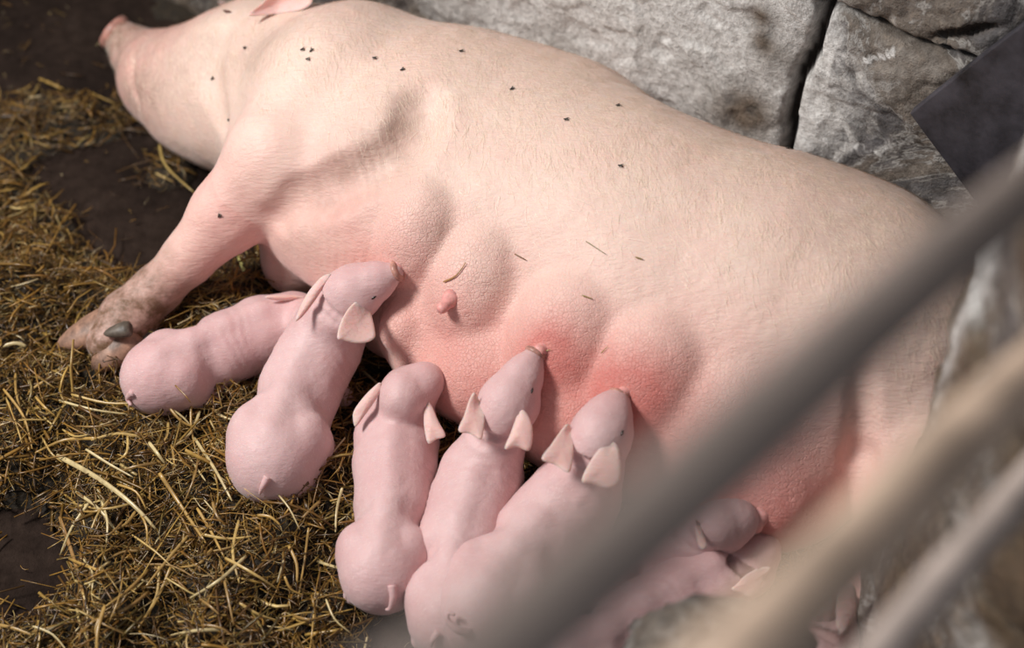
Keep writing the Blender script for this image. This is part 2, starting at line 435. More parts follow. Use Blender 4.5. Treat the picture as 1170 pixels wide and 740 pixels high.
# skin folds by the armpit and flank, slight lumpiness
ax0, _ = hit(t0, 400, 200)
dA = np.linalg.norm(SV-ax0, axis=1)
q = (SV-ax0)@nrm(nrm(.75*U-.3*ZZ+.4*Vv)); q2 = (SV-ax0)@nrm([.5,-.6,.4])
SV = SV + NG*(.0017*np.sin(q*430+9*fbm(SV*9, 3, 3))*np.exp(-(dA/.07)**2)*(.5+.8*fbm(SV*20,2,13)))[:,None]
gr, _ = hit(t0, 385, 290)
dG = np.linalg.norm(SV-gr, axis=1)
SV = SV + NG*(.0008*np.sin((SV@U)*360+9*fbm(SV*8, 3, 4))*np.exp(-(dG/.07)**2)*(.5+.8*fbm(SV*20,2,14)))[:,None]
SV = SV + NG*(.0035*fbm(SV*9, 3, 6)+.0012*fbm(SV*45, 3, 8))[:,None]
tS = bvh(SV, SFc)
# colouring
def pix(V):
    D = V-CO; dep = D@CF; return 585+FPX*(D@CR)/dep, 370-FPX*(D@CU)/dep, dep
cen = at(590,245,.20); vv = (SV-cen)@Vv; uu = (SV-cen)@U; zz = SV[:,2]
rosy = .12+.30*sstep(.02, .26, vv - .35*(zz-.2)) * sstep(.62, .36, uu)
wr = np.zeros(len(SV))
for px, py, r, a in [(452,306,.045,.35),(515,352,.035,.25),(622,398,.032,.8),(716,452,.040,.9),(640,430,.05,.35),(750,470,.05,.35),(870,600,.08,.65),(930,560,.08,.35),(520,430,.08,.45),
                  (560,440,.07,.3),(455,375,.05,.2),(650,500,.07,.35),(800,520,.09,.3),(395,250,.06,.22),(760,400,.05,.2),(640,395,.05,.2),(700,430,.06,.2)]:
    p, n = hit(tS, px, py)
    if p is None: continue
    rosy += .5*a*np.exp(-np.sum((SV-p)**2, 1)/(2*r*r))
for px, py, r, rise, kk in UD:
    p, n = hit(tS, px, py)
    if p is None: continue
    wr += .9*np.exp(-np.sum((SV-p)**2, 1)/(2*.055**2))
head_m = sstep(.62, .80, uu); rosy += .42*head_m; 
pa = at(262,246,.20); pb = at(130,375,.06); t = ((SV-pa)@(pb-pa))/((pb-pa)@(pb-pa)); leg = (np.linalg.norm(SV-pa-np.clip(t,0,1.1)[:,None]*(pb-pa), axis=1) < .09)
dirt_shade = np.where(leg, 1.1*sstep(.15, .85, t), 0.)+.22*sstep(-.1,-.6,uu)*sstep(.1,-.2,vv)
rosy += np.where(leg, .12, 0)
dirt_shade += .30*head_m+.6*sstep(.84,.96, uu)                        # head browned for the dimmer light on it, snout soiled
p, n = hit(tS, 150, 110); dirt_shade += .35*np.exp(-np.sum((SV-p)**2,1)/(2*.03**2))
p, n = hit(tS, 300, 60); dirt_shade += .25*np.exp(-np.sum((SV-p)**2,1)/(2*.05**2))
for px, py, r, a in [(425,185,.05,.28),(462,140,.04,.22),(380,210,.04,.22),(350,270,.05,.18),(175,115,.035,.3),(225,70,.05,.3),(285,60,.04,.25),(160,100,.02,.3),(270,215,.02,.1),(525,30,.08,.10),(640,95,.08,.1),(500,262,.015,.25),(960,270,.04,.22)]:  # spots round shoulder and armpit paint the shade there; the rest is brown tone
    p, n = hit(tS, px, py)
    if p is not None: dirt_shade += a*np.exp(-np.sum((SV-p)**2,1)/(2*r*r))
col = np.stack([np.clip(rosy,0,1), np.clip(dirt_shade,0,1), np.clip(wr,0,1), np.ones(len(SV))], 1)
sow_loc = at(600,250,0)
sow = empty('sow', sow_loc, 'huge pale pink sow lying on her side along the stone wall, nursing the piglets', 'pig')
body = mesh_obj('body', SV, SFc, M['sow'], sow, col=col)

def lathe(a, b, prof, seg=12, bend=None):
    """tube from a to b, prof = [(t, radius)], bend = offset vector of the middle"""
    a = np.asarray(a, float); b = np.asarray(b, float); d = nrm(b-a); s1 = nrm(np.cross(d, [.3,.2,.93])); s2 = np.cross(d, s1)
    V = []; 
    for t, r in prof:
        c = a+(b-a)*t + (0 if bend is None else np.asarray(bend)*4*t*(1-t))
        for i in range(seg):
            an = 2*math.pi*i/seg; V.append(c+r*(math.cos(an)*s1+math.sin(an)*s2))
    F = []
    for j in range(len(prof)-1):
        for i in range(seg):
            F.append((j*seg+i, j*seg+(i+1)%seg, (j+1)*seg+(i+1)%seg, (j+1)*seg+i))
    F.append(tuple(range(seg))[::-1]); F.append(tuple((len(prof)-1)*seg+i for i in range(seg)))
    return np.array(V), F
def claw(name, a, b, r, mat, parent, flat=.75, tip=.25):
    """cloven-hoof half: stout tapering horn, blunt tip"""
    prof = [(0,r*.55),(.06,r*.9),(.2,r),(.5,r*.86),(.75,r*.62),(.92,r*.38),(1,r*tip*.6)]
    V, F = lathe(a, b, prof, 14); c = V.mean(0); V[:,2] = c[2]+(V[:,2]-c[2])*flat
    return mesh_obj(name, V, F, mat, parent)
claw('hoof', at(142,362,.085), at(67,397,.056), .038, M['hoof'], sow)
claw('hoof', at(154,378,.078), at(108,424,.052), .040, M['hoof'], sow)
claw('dewclaw', at(150,374,.118), at(119,382,.108), .0155, M['dewclaw'], sow)
claw('dewclaw', at(172,372,.075), at(152,398,.060), .013, M['dewclaw'], sow)
claw('hoof', at(962,748,.07), at(930,795,.035), .030, M['hoof'], sow)
claw('hoof', at(975,752,.06), at(955,805,.03), .028, M['hoof'], sow)

def sheet_ear(name, A, B, T, mat, parent, cup=.25, thick=.0025, round_=.55, nu=12, nv=14, curl=0., camside=True):
    """leaf-shaped ear: A,B ends of attachment, T tip, cupped, with real thickness"""
    A, B, T = map(lambda q: np.asarray(q, float), (A, B, T)); base = (A+B)/2; w = B-A; l = T-base; n = nrm(np.cross(w, l))
    if camside and n@(CO-base) < 0: n = -n
    W = np.linalg.norm(w); Ln = np.linalg.norm(l); V = []; tt = []
    for side in (1, -1):
        for j in range(nv):
            t = j/(nv-1); half = .5*((1-t**(1.2+round_*1.6))**.75)*(1+.28*math.sin(math.pi*min(t*1.15,1))) + .012
            for i in range(nu):
                s = 2*i/(nu-1)-1
                edge = 1-abs(s)**4*(1-.0)
                p = base + l*t + w*half*s + n*(cup*W*.5*(s*s-.35)*half*2*(1-.3*t)) + n*curl*Ln*t*t + side*n*thick*.5*(.35+.65*edge)*(1-.5*t)
                V.append(p); tt.append(t)
    K = nu*nv; F = []
    for j in range(nv-1):
        for i in range(nu-1):
            a = j*nu+i; F.append((a, a+1, a+nu+1, a+nu)); F.append((K+a, K+a+nu, K+a+nu+1, K+a+1))
    for i in range(nu-1):
        F.append((i+1, i, K+i, K+i+1)); a = (nv-1)*nu+i; F.append((a, a+1, K+a+1, K+a))
    for j in range(nv-1):
        a = j*nu; F.append((a, a+nu, K+a+nu, K+a)); a = j*nu+nu-1; F.append((a+nu, a, K+a, K+a+nu))
    tt = np.array(tt)
    V = np.array(V); rosy = .25+.15*fbm(V*60, 2, 3)
    col = np.stack([rosy, 0*tt, 0*tt, 0*tt+1], 1)
    o = mesh_obj(name, V, F, mat, parent, col=np.clip(col, 0, 1))
    return o
sheet_ear('ear', at(255,8,.06), at(285,-8,.06), at(250,-30,.02), M['ear'], sow, .3, .006)
# snout disc with nostrils
sn_c = at(140,42,.105); sn_d = nrm(at(136,38,.108)-at(165,66,.10)); sn_d = nrm(sn_d+.15*ZZ-.45*CF)
sn_d = nrm(nrm(at(143,47,.10)-at(165,66,.10))-.5*CF); sn_c = at(143,47,.10)+sn_d*.026
V, F = lathe(sn_c-sn_d*.022, sn_c+sn_d*.010, [(0,.030),(.5,.036),(.75,.0385),(.92,.037),(1,.031)], 28)
sd = mesh_obj('snout_disc', V, F, M['snout'], sow)
s1 = nrm(np.cross(sn_d, ZZ)); s2 = nrm(np.cross(s1, sn_d))
for sg in (-1, 1):
    c = sn_c+sn_d*.0105+s1*.013*sg; V, F = lathe(c-sn_d*.004, c+sn_d*.0015, [(0,.007),(1,.0075)], 12); mesh_obj('nostril', V, F, M['nostril'], sow)
# closed eye with lashes
for ey in range(14, 80, 4):
    p, n = hit(tS, 262, ey)
    if p is not None: break
V, F = lathe(p-U*.014-n*.001, p+U*.014-n*.001, [(0,.001),(.3,.0035),(.7,.0035),(1,.001)], 8); mesh_obj('closed_eye', V, F, M['nostril'], sow)
# teats
for px, py, dx, dy, ln, vis in TEATS[:5]:
    p, n = hit(tS, px, py)
    if p is None: print('teat miss', px); continue
    n = nrm(n)
    d = nrm(n+ (.9*nrm(-CU*1+CR*-.35) if vis else 0))
    if px > 800: d = nrm(n*.8+.9*nrm(-CU-CR*.25))
    V, F = lathe(p-n*.010, p+d*ln, [(0,.017),(.3,.0125),(.55,.0092),(.85,.0085),(.96,.006),(1,.003)], 14)
    tt = mesh_obj('teat', V, F, M['teat'], sow)
    if vis and px < 800:
        V, F = lathe(p+d*ln*.86, p+d*ln*1.06, [(0,.0082),(.6,.0082),(1,.003)], 10); mesh_obj('milk_crust', V, F, M['crust'], tt)

def ribbons(V0, DIR, LEN, WID, bendv, seg=3, side=None):
    """thin tapering blades growing from V0"""
    n = len(V0); ts = np.linspace(0, 1, seg+1); out = np.zeros((n, (seg+1)*2, 3))
    s = np.cross(DIR, CF) if side is None else side
    s = s/(np.linalg.norm(s, axis=1, keepdims=True)+1e-9)
    for i, t in enumerate(ts):
        c = V0+DIR*(LEN*t)[:,None]+bendv*(LEN*t*t)[:,None]; w = (WID*(1-.85*t))[:,None]
        out[:,2*i] = c-s*w*.5; out[:,2*i+1] = c+s*w*.5
    base = np.arange(n)[:,None]*((seg+1)*2)
    Fs = [base+np.array([[2*i,2*i+1,2*i+3,2*i+2]]) for i in range(seg)]
    return out.reshape(-1, 3), np.concatenate(Fs)
def coat(V, F, NG, keep, count, flow, ln, wid, lift, mat, parent, seed):
    r = np.random.default_rng(seed); c = V[F].mean(1); fn = NG[F[:,0]]
    facing = (fn*(CO-c)).sum(1) > -.4
    pr = keep[F[:,0]]*facing; ids = r.choice(len(F), count, p=pr/pr.sum())
    w = r.dirichlet((1,1,1,1), count); P = (V[F[ids]]*w[:,:,None]).sum(1); n = fn[ids]
    fl = flow(P)+.35*r.normal(size=(count,3))
    cl = fbm(P*22, 2, seed)[:,None]*.55; fl = fl+cl*np.cross(n, fl)
    tdir = fl-(fl*n).sum(1, keepdims=True)*n; tdir /= np.linalg.norm(tdir, axis=1, keepdims=True)+1e-9
    d = tdir+n*lift*r.uniform(.5,1.3,(count,1)); d /= np.linalg.norm(d, axis=1, keepdims=True)
    side = np.cross(d, n)
    VV, FF = ribbons(P-n*.0005, d, ln*r.uniform(.5,1.3,count), wid*r.uniform(.7,1.3,count), -n*lift*.7, side=side)
    o = mesh_obj('hair', VV, FF, mat, parent, smooth=True); o['kind'] = 'stuff'; return o
keep = np.clip(.25+.9*sstep(.12,-.15,vv)*sstep(.5,-.3,uu)+.2*sstep(.2,-.2,vv), 0, 1)*(1-.95*np.clip(wr,0,1))*sstep(.20,.04,vv)*np.where(leg, .5, 1)
coat(SV, SFc, NG, keep, 60000, lambda P: np.tile(-.75*U+.75*Vv-.3*ZZ, (len(P),1)), .024, .00048, .22, M['bristle'], sow, 11)

# ------------------------------------------------------------------ piglets
def SOWF(p):
    q = np.asarray(p, float); lo_ = f.lo+.01; hi_ = f.lo+(f.n-2)*f.h; c = np.clip(q, lo_, hi_)
    return float(f.sample(c[None])[0]) + np.linalg.norm(q-c)
def outline_ear(T, outl, att, lift, mat, parent, cup=-.004, thick=.0034, rosy=.30, nr=7, ns=40):
    """thin leathery ear: closed outline, hinged at att, standing off the head, cupped"""
    O = np.array(outl, float); k = len(O); ts = np.arange(ns)/ns*k; C = []
    for t in ts:
        i = int(t); u = t-i; p0, p1, p2, p3 = O[(i-1)%k], O[i%k], O[(i+1)%k], O[(i+2)%k]
        C.append(.5*((2*p1)+(-p0+p2)*u+(2*p0-5*p1+4*p2-p3)*u*u+(-p0+3*p1-3*p2+p3)*u**3))
    C = np.array(C); cen = C.mean(0); att = np.array(att, float); ext = np.linalg.norm(C-att, axis=1).max()
    def dep(px, py):
        p, n = hit(T, px, py); return None if p is None else float((p-CO)@CF)
    da = dep(*att)
    if da is None:
        for q in np.linspace(0, 1, 12):
            da = dep(*(att+(cen-att)*q)) or dep(*(att-(cen-att)*q))
            if da is not None: break
    if da is None:
        P0 = np.array([np.array(v.co) for v in parent.children[0].data.vertices[::50]])+np.array(parent.location); px_, py_, dp_ = pix(P0)
        da = float(dp_[np.argmin((px_-att[0])**2+(py_-att[1])**2)])
    slope = lift
    for c in C:
        w = np.linalg.norm(c-att)/ext; d = dep(*c)
        if w > .35 and d is not None: slope = max(slope, (da+.002-d+.003)/w)
    slope = min(slope, .05)
    V = []; W = []
    for side in (1, -1):
        for j in range(nr+1):
            q = j/nr; ed = math.sqrt(max(0, 1-q**4))
            for c in C:
                p = cen+(c-cen)*q; w = np.linalg.norm(p-att)/ext
                V.append(atd(p[0], p[1], da+.002-slope*w+cup*(1-q*q)*(1 if side else 1) - side*thick*.5*(.25+.75*ed))); W.append(q)
    V = np.array(V); K = (nr+1)*ns; F = []
    for j in range(nr):
        for i in range(ns):
            a = j*ns+i; b2 = j*ns+(i+1)%ns
            F.append((a, a+ns, b2+ns, b2)); F.append((K+a, K+b2, K+b2+ns, K+a+ns))
    for i in range(ns):
        a = nr*ns+i; b2 = nr*ns+(i+1)%ns; F.append((a, K+a, K+b2, b2))
    W = np.array(W); col = np.stack([np.clip(rosy+.2*fbm(V*70, 2, 5)-.15*W**3, 0, 1), 0*W, 0*W, 0*W+1], 1)
    return mesh_obj('ear', V, F, mat, parent, col=col)
def piglet(name_label, spine, head, ears, tail=None, z0=.02, eyes=(), seed=0, rosy0=.28, haunch=1.0, dirt_shade_at=None, group='suckling piglets along the udder', legs=True, fuzz=12000, hleg=None):
    """spine: [(px,py,z,r)] rump -> neck, head: [(px,py,z,r)] skull -> snout tip (or a world point)"""
    W3 = lambda q: (np.array(q[0], float) if len(q) == 2 else at(q[0], q[1], q[2]))
    def clear(p, r):
        p = np.array(p, float); dr = nrm(CO-p)
        for _ in range(80):
            if SOWF(p) >= r: break
            p = p+dr*.004
        return p
    S = [(clear(W3(q), q[-1]*.9), q[-1]) for q in spine]; Hd = [(W3(q), q[-1]) for q in head]
    Hd = [(clear(p, r0*(.95 if i == 0 else .8)) if i < len(Hd)-1 else p, r0) for i, (p, r0) in enumerate(Hd)]
    if len(Hd) == 3: Hd[1] = (clear(Hd[0][0]+(Hd[2][0]-Hd[0][0])*.62, Hd[1][1]*.7), Hd[1][1]*1.12)
    allp = np.array([p for p, r in S+Hd]); lo = allp.min(0)-.13; hi = allp.max(0)+.13; lo[2] = max(-.02, lo[2])
    f = Field(lo, hi, .0036)
    for (a, ra), (b2, rb) in zip(S[:-1], S[1:]): f.cone(a, b2, ra, rb, .02)
    R, rr = S[0]; Sh, rs = S[-2] if len(S) > 3 else S[-1]
    fw = nrm((S[2][0]-S[0][0])*[1,1,.3]); fs = nrm((Hd[0][0]-Sh)*[1,1,.2])
    sd = nrm(np.cross(ZZ, fw)); ss = nrm(np.cross(ZZ, fs))
    k = rr/.062
    f.ell(R-fw*.012*k+ZZ*.002, (rr*1.02, rr*.98, rr*1.0), .02, np.array([fw, sd, np.cross(fw, sd)]))
    feet = []
    for sg in (-1, 1):
        th = R+sd*sg*.037*k*haunch+fw*.016*k+ZZ*.006*k
        f.ell(th, (.047*k, .034*k, .050*k), .007, np.array([fw, sd, ZZ]))
        f.cone(R+fw*.068*k+sd*sg*.042*k+ZZ*.055*k, R+fw*.064*k+sd*sg*.074*k-ZZ*.005, .006, .009, .03, 'sub')
        if legs:
            kn = R+sd*sg*.050*k+fw*.045*k; kn[2] = max(z0+.028, R[2]-.05*k)
            hk = R+sd*sg*.046*k-fw*.028*k; hk[2] = z0+.022
            ft = hk+fw*.050+sd*sg*.006; ft[2] = z0+.012
            if hleg is not None and sg == hleg[0]: hk = at(*hleg[1]); ft = at(*hleg[2])
            f.cone(th, kn, .028*k, .017, .02); f.cone(kn, hk, .016, .011, .012); f.cone(hk, ft, .0105, .0095, .01); feet.append((hk, ft))
            el = Sh+ss*sg*.040-fs*.012-ZZ*rs*.35; kk = Sh+ss*sg*.042+fs*.022; kk[2] = z0+.02
            f2 = kk-fs*.040+ss*sg*.004; f2[2] = z0+.010
            f.ell(Sh+ss*sg*rs*.60-ZZ*rs*.1, (.034,.020,.040), .02, np.array([fs, ss, ZZ]))
            f.cone(el, kk, .021, .0135, .015); f.cone(kk, f2, .0125, .0085, .01); feet.append((kk, f2))
    # spine ridge and shoulder blades
    for (a, ra), (b2, rb) in zip(S[:-1], S[1:]):
        f.cone(a+ZZ*(ra*.84), b2+ZZ*(rb*.84), ra*.22, rb*.22, .016)
    for sg in (-1, 1):
        f.ell(Sh+ss*sg*rs*.42+ZZ*rs*.62, (.034,.011,.014), .010, np.array([nrm(fs+ss*sg*.25), ss, ZZ]))
    # head
    sk, rk = Hd[0]; f.cone(S[-1][0], sk, S[-1][1], rk*.86, .02)
    hd = nrm(Hd[-1][0]-sk); hs = nrm(np.cross(ZZ, hd)); hu = np.cross(hd, hs)
    if hu[2] < 0: hu = -hu
    f.ell(sk, (rk*1.28, rk*.90, rk*.94), .016, np.array([hd, hs, hu]))
    for (a, ra), (b2, rb) in zip(Hd[:-1], Hd[1:]): f.cone(a if a is not sk else sk+hd*rk*.2, b2, ra*.78 if a is sk else ra, rb, .014)
    for sg in (-1, 1):
        f.ell(sk+hs*sg*rk*.50-hu*rk*.25+hd*rk*.15, (rk*.6, rk*.42, rk*.5), .014, np.array([hd, hs, hu]))
        f.ell(sk+hs*sg*rk*.45+hu*rk*.35+hd*rk*.45, (rk*.32, rk*.16, rk*.14), .012, np.array([hd, hs, hu]))
    # neck wrinkle
    for tq in (() if 'neighbour' in name_label and 'furthest' in name_label else (.35, .62)):
        c = S[-1][0]+(sk-S[-1][0])*tq; up = nrm(np.cross(hs, sk-S[-1][0])); up = up if up[2] > 0 else -up
        rad = S[-1][1]*(1-tq)+rk*.86*tq
        Q = [c+rad*1.13*(math.cos(a1)*up+math.sin(a1)*hs) for a1 in np.linspace(-1.2, 1.2, 9)]
        for qa, qb in zip(Q[:-1], Q[1:]): f.cone(qa, qb, rad*.12, rad*.12, .008, 'sub')
    f.floor(z0, .012)
    V, F = f.mesh(); G = f.grad(V)
    V = V+G*(.0012*fbm(V*28, 3, seed)+.0005*fbm(V*110, 2, seed+3))[:,None]
    # slight ribs on the flank
    mid = S[len(S)//2][0]; ca = (V-mid)@fw; V = V+G*(.0006*np.sin(ca*420+6*fbm(V*16,2,seed+9))*np.exp(-(ca/.05)**2)*(.4+fbm(V*25,2,seed)))[:,None]
    rosy = rosy0+.26*fbm(V*16, 3, seed+5)+.12*np.exp(-np.sum((V-S[-1][0])**2,1)/(2*.03**2))+.18*np.exp(-np.sum((V-sk-hd*rk)**2,1)/(2*.03**2))-.12*sstep(.3,.9,G[:,2])*0
    dirt_shade = np.zeros(len(V))
    # a little soil around the snout tip and feet
    dirt_shade += .55*np.exp(-np.sum((V-Hd[-1][0])**2,1)/(2*.010**2))
    dirt_shade += .35*sstep(z0+.03, z0+.005, V[:,2])
    if dirt_shade_at:
        for q, r0, a0 in dirt_shade_at: dirt_shade += a0*np.exp(-np.sum((V-at(*q))**2,1)/(2*r0**2))
    col = np.stack([np.clip(rosy,0,1), np.clip(dirt_shade,0,1), 0*dirt_shade, 0*dirt_shade+1], 1)
    loc = (R+Sh)/2; loc[2] = z0
    root = empty('piglet', loc, name_label, 'piglet', group)
    mesh_obj('body', V, F, M['piglet'], root, col=col); T = bvh(V, F)
    for outl, att, lift in ears:
        outline_ear(T, outl, att, lift, M['ear'], root)
    tip, rt = Hd[-1]; V2, F2 = lathe(tip-hd*.006+hd*rt*.5, tip+hd*(rt*.5+.004), [(0,rt*.95),(.4,rt*1.13),(.8,rt*1.08),(1,rt*.8)], 18)
    sdn = mesh_obj('snout_disc', V2, F2, M['snout'], root)
    for sg in (-1, 1):
        c = tip+hd*(rt*.5+.004)+hs*sg*rt*.42; V3, F3 = lathe(c-hd*.002, c+hd*.0008, [(0,rt*.2),(1,rt*.22)], 8); mesh_obj('nostril', V3, F3, M['nostril'], sdn)
    for px, py in eyes:
        p, n = hit(T, px, py)
        if p is None: continue
        n = nrm(n); tdir = nrm(hd-(hd@n)*n)
        V2, F2 = lathe(p-tdir*.0045, p+tdir*.0045, [(0,.0005),(.25,.0014),(.5,.0018),(.75,.0014),(1,.0005)], 10); mesh_obj('eye', V2, F2, M['eye'], root)
    for a, b2 in feet:
        d = nrm(b2-a); d2 = nrm(np.cross(d, ZZ))
        for sg in (-1, 1):
            claw('hoof', b2+d2*sg*.0042, b2+d*.018+d2*sg*.005-ZZ*.002, .0052, M['hoof'], root, .8)
    if tail:
        pts = []; dl = None
        for qx, qy, ql in tail:
            p, n = hit(T, qx, qy)
            if p is not None: dl = float((p-CO)@CF)
            if dl is None: dl = float((S[0][0]-CO)@CF)-.03
            pts.append(atd(qx, qy, dl-ql))
        n = 14; ts = np.linspace(0, 1, n); 
        def cr(t):
            x = t*(len(pts)-1); i = min(int(x), len(pts)-2); u = x-i
            p0 = pts[max(i-1,0)]; p1 = pts[i]; p2 = pts[i+1]; p3 = pts[min(i+2,len(pts)-1)]
            return .5*((2*p1)+(-p0+p2)*u+(2*p0-5*p1+4*p2-p3)*u*u+(-p0+3*p1-3*p2+p3)*u**3)
        C = [cr(t) for t in ts]; V2 = []; 
        for i, c in enumerate(C):
            d = nrm(C[min(i+1,n-1)]-C[max(i-1,0)]); a1 = nrm(np.cross(d, [.1,.9,.4])); a2 = np.cross(d, a1); r = .0068*(1-.72*ts[i])
            for k2 in range(8): an = k2*math.pi/4; V2.append(c+r*(math.cos(an)*a1+math.sin(an)*a2))
        F2 = [(j*8+i, j*8+(i+1)%8, (j+1)*8+(i+1)%8, (j+1)*8+i) for j in range(n-1) for i in range(8)]+[tuple(range(8))[::-1], tuple((n-1)*8+i for i in range(8))]
        mesh_obj('tail', V2, F2, M['piglet'], root, col=np.tile([.3,0,0,1], (len(V2),1)))
    cf = -fw
    coat(V, F, G, np.ones(len(V)), fuzz, lambda P: np.tile(-fs*.9-ZZ*.35, (len(P),1)), .0062, .00026, .35, M['down'], root, 100+seed)
    return root, T

def sow_pt(px, py, off):
    p, n = hit(tS, px, py); return p+nrm(n)*off
PB = sow_pt(452,309,.006); PD = sow_pt(611,407,.004); PE = sow_pt(707,455,.004)
print('snouts', PB, PD, PE)
def between(a, b, t): return a+(b-a)*t
outline_ear(tS, [(284,18),(296,6),(312,-8),(335,-26),(352,-20),(358,-2),(348,10),(318,16)], (318,16), .03, M['ear'], sow, .01, .006)
def oc(pts, ox, oy, k): return [(ox+x/k, oy+y/k) for x, y in pts]
# far left, head hidden behind its neighbour
piglet('piglet lying furthest left below the front leg of the sow, head hidden by its neighbour',
    [(190,428,.080,.060),(225,412,.082,.057),(262,396,.082,.056),(300,380,.080,.056),(335,370,.078,.050)],
    [(368,366,.085,.040),(400,362,.095,.022),(420,360,.10,.015)],
    [(oc([(290,275),(330,262),(420,262),(500,275),(430,290),(350,292)],240,280,4.625),(345,340),.01)], tail=[(152,448,.0),(146,455,.006),(150,463,.01)], seed=1, rosy0=.30, z0=.018,
    hleg=(-1,(225,455,.03),(262,460,.025)))
piglet('plump piglet in front on the left, stretched up over its neighbour to the foremost teat',
    [(316,516,.092,.070),(330,475,.098,.063),(345,440,.108,.061),(361,408,.125,.060),(377,378,.150,.055),(388,355,.170,.046)],
    [(402,334,.190,.043), (430,320,.2,.024), (PB, .0155)],
    [(oc([(640,155),(610,205),(570,270),(520,340),(480,385),(450,400),(470,340),(510,260),(560,195),(600,160)],240,280,4.625),(372,322),.004),
     (oc([(800,290),(845,305),(855,370),(870,440),(870,490),(820,515),(760,515),(700,500),(672,490),(685,420),(720,350),(760,305)],240,280,4.625),(424,355),.008)],
    tail=[(306,545,.0),(300,556,.006),(297,564,.006)], seed=2, rosy0=.20, z0=.02, eyes=[(427,340)])
piglet('piglet with a head shaded brown held low between two others, back straight to the viewer',
    [(438,645,.085,.060),(444,605,.088,.053),(449,570,.090,.053),(451,530,.092,.060),(454,497,.096,.058),(460,470,.098,.046)],
    [(465,450,.105,.043),(482,432,.085,.024),(498,428,.075,.015)],
    [(oc([(205,80),(210,95),(190,130),(165,165),(145,190),(138,175),(140,150),(165,115),(190,90)],340,400,2.177),(436,440),.008),
     (oc([(322,125),(335,140),(350,175),(368,212),(345,222),(325,232),(316,200),(314,160)],340,400,2.177),(489,460),.02)],
    tail=[(448,668,.0),(449,682,.007),(446,694,.010),(441,696,.008)], seed=3, rosy0=.24, dirt_shade_at=[((463,440,.14),.035,.4),((425,470,.10),.025,.35)])  # brown spots paint the shadow lying on this head
piglet('narrow piglet in the middle with both ears spread, snout on the third gland',
    [(516,698,.085,.058),(518,655,.090,.056),(528,612,.098,.058),(541,570,.108,.060),(552,538,.122,.054),(564,508,.138,.042)],
    [(579,463,.165,.044), (595,435,.17,.024), (PD, .0150)],
    [(oc([(440,105),(452,125),(466,160),(462,205),(455,222),(430,208),(400,200),(415,160),(428,120)],340,400,2.177),(548,462),.012),
     (oc([(560,148),(575,165),(585,195),(583,235),(572,250),(545,240),(515,245),(530,205),(545,165)],340,400,2.177),(592,472),.012)],
    tail=[(500,722,.0),(494,730,.008),(492,738,.008)], seed=4, rosy0=.20, eyes=[(608,446)])
piglet('stout piglet right of centre, its back half blurred by the grey rail',
    [(560,690,.098,.074),(588,652,.104,.068),(615,620,.112,.066),(638,590,.122,.064),(660,562,.134,.057),(673,535,.147,.045)],
    [(685,497,.170,.044), (698,470,.17,.025), (PE, .0150)],
    [(oc([(672,183),(685,205),(687,250),(680,295),(668,303),(640,285),(607,270),(630,235),(655,200)],340,400,2.177),(652,492),.012),
     (oc([(770,228),(795,235),(804,280),(800,325),(775,342),(735,332),(706,325),(725,280),(750,245)],340,400,2.177),(698,510),.012)],
    tail=[(536,722,.0),(522,718,.016),(511,708,.022),(512,699,.022),(519,702,.020)], seed=5, rosy0=.21, eyes=[(711,494)])
piglet('piglet at the lower edge between grey rail and rough stone, one ear glowing orange',
    [(655,765,.085,.058),(695,735,.090,.054),(735,708,.095,.052),(775,685,.100,.051),(812,663,.105,.050),(832,652,.108,.042)],
    [(852,647,.110,.040),(872,632,.100,.022),(880,618,.10,.0145)],
    [(oc([(650,490),(670,470),(710,430),(770,400),(815,400),(790,440),(770,490),(730,520),(690,510)],660,540,3.7),(874,652),.012)],
    tail=None, seed=6, rosy0=.30)
piglet('piglet mostly behind the grey rail with only its round head showing',
    [(690,672,.050,.045),(720,655,.050,.042),(748,640,.052,.042),(775,626,.055,.041),(795,616,.06,.036)],
    [(824,601,.080,.036),(842,593,.09,.022),(856,590,.10,.014)],
    [(oc([(498,200),(500,250),(510,300),(528,325),(550,310),(535,260),(520,215)],660,540,3.7),(800,600),.004)],
    tail=None, seed=7, rosy0=.36, z0=.01, dirt_shade_at=[((824,601,.11),.03,.25)])
piglet('piglet at the bottom right corner with two upright orange-lit ears',
    [(880,850,.085,.055),(900,815,.088,.050),(915,785,.092,.049),(930,755,.098,.047),(938,738,.102,.040)],
    [(948,722,.105,.037),(958,690,.110,.021),(962,675,.11,.014)],
    [(oc([(235,640),(255,590),(290,530),(315,525),(325,560),(320,610),(300,680),(285,690),(265,665)],868,534,3.7),(940,722),.012),
     (oc([(330,560),(350,510),(385,495),(410,520),(412,600),(390,650),(360,700),(330,700),(325,640)],868,534,3.7),(955,722),.012)],
    tail=None, seed=8, rosy0=.32, dirt_shade_at=[((950,720,.13),.03,.5)])

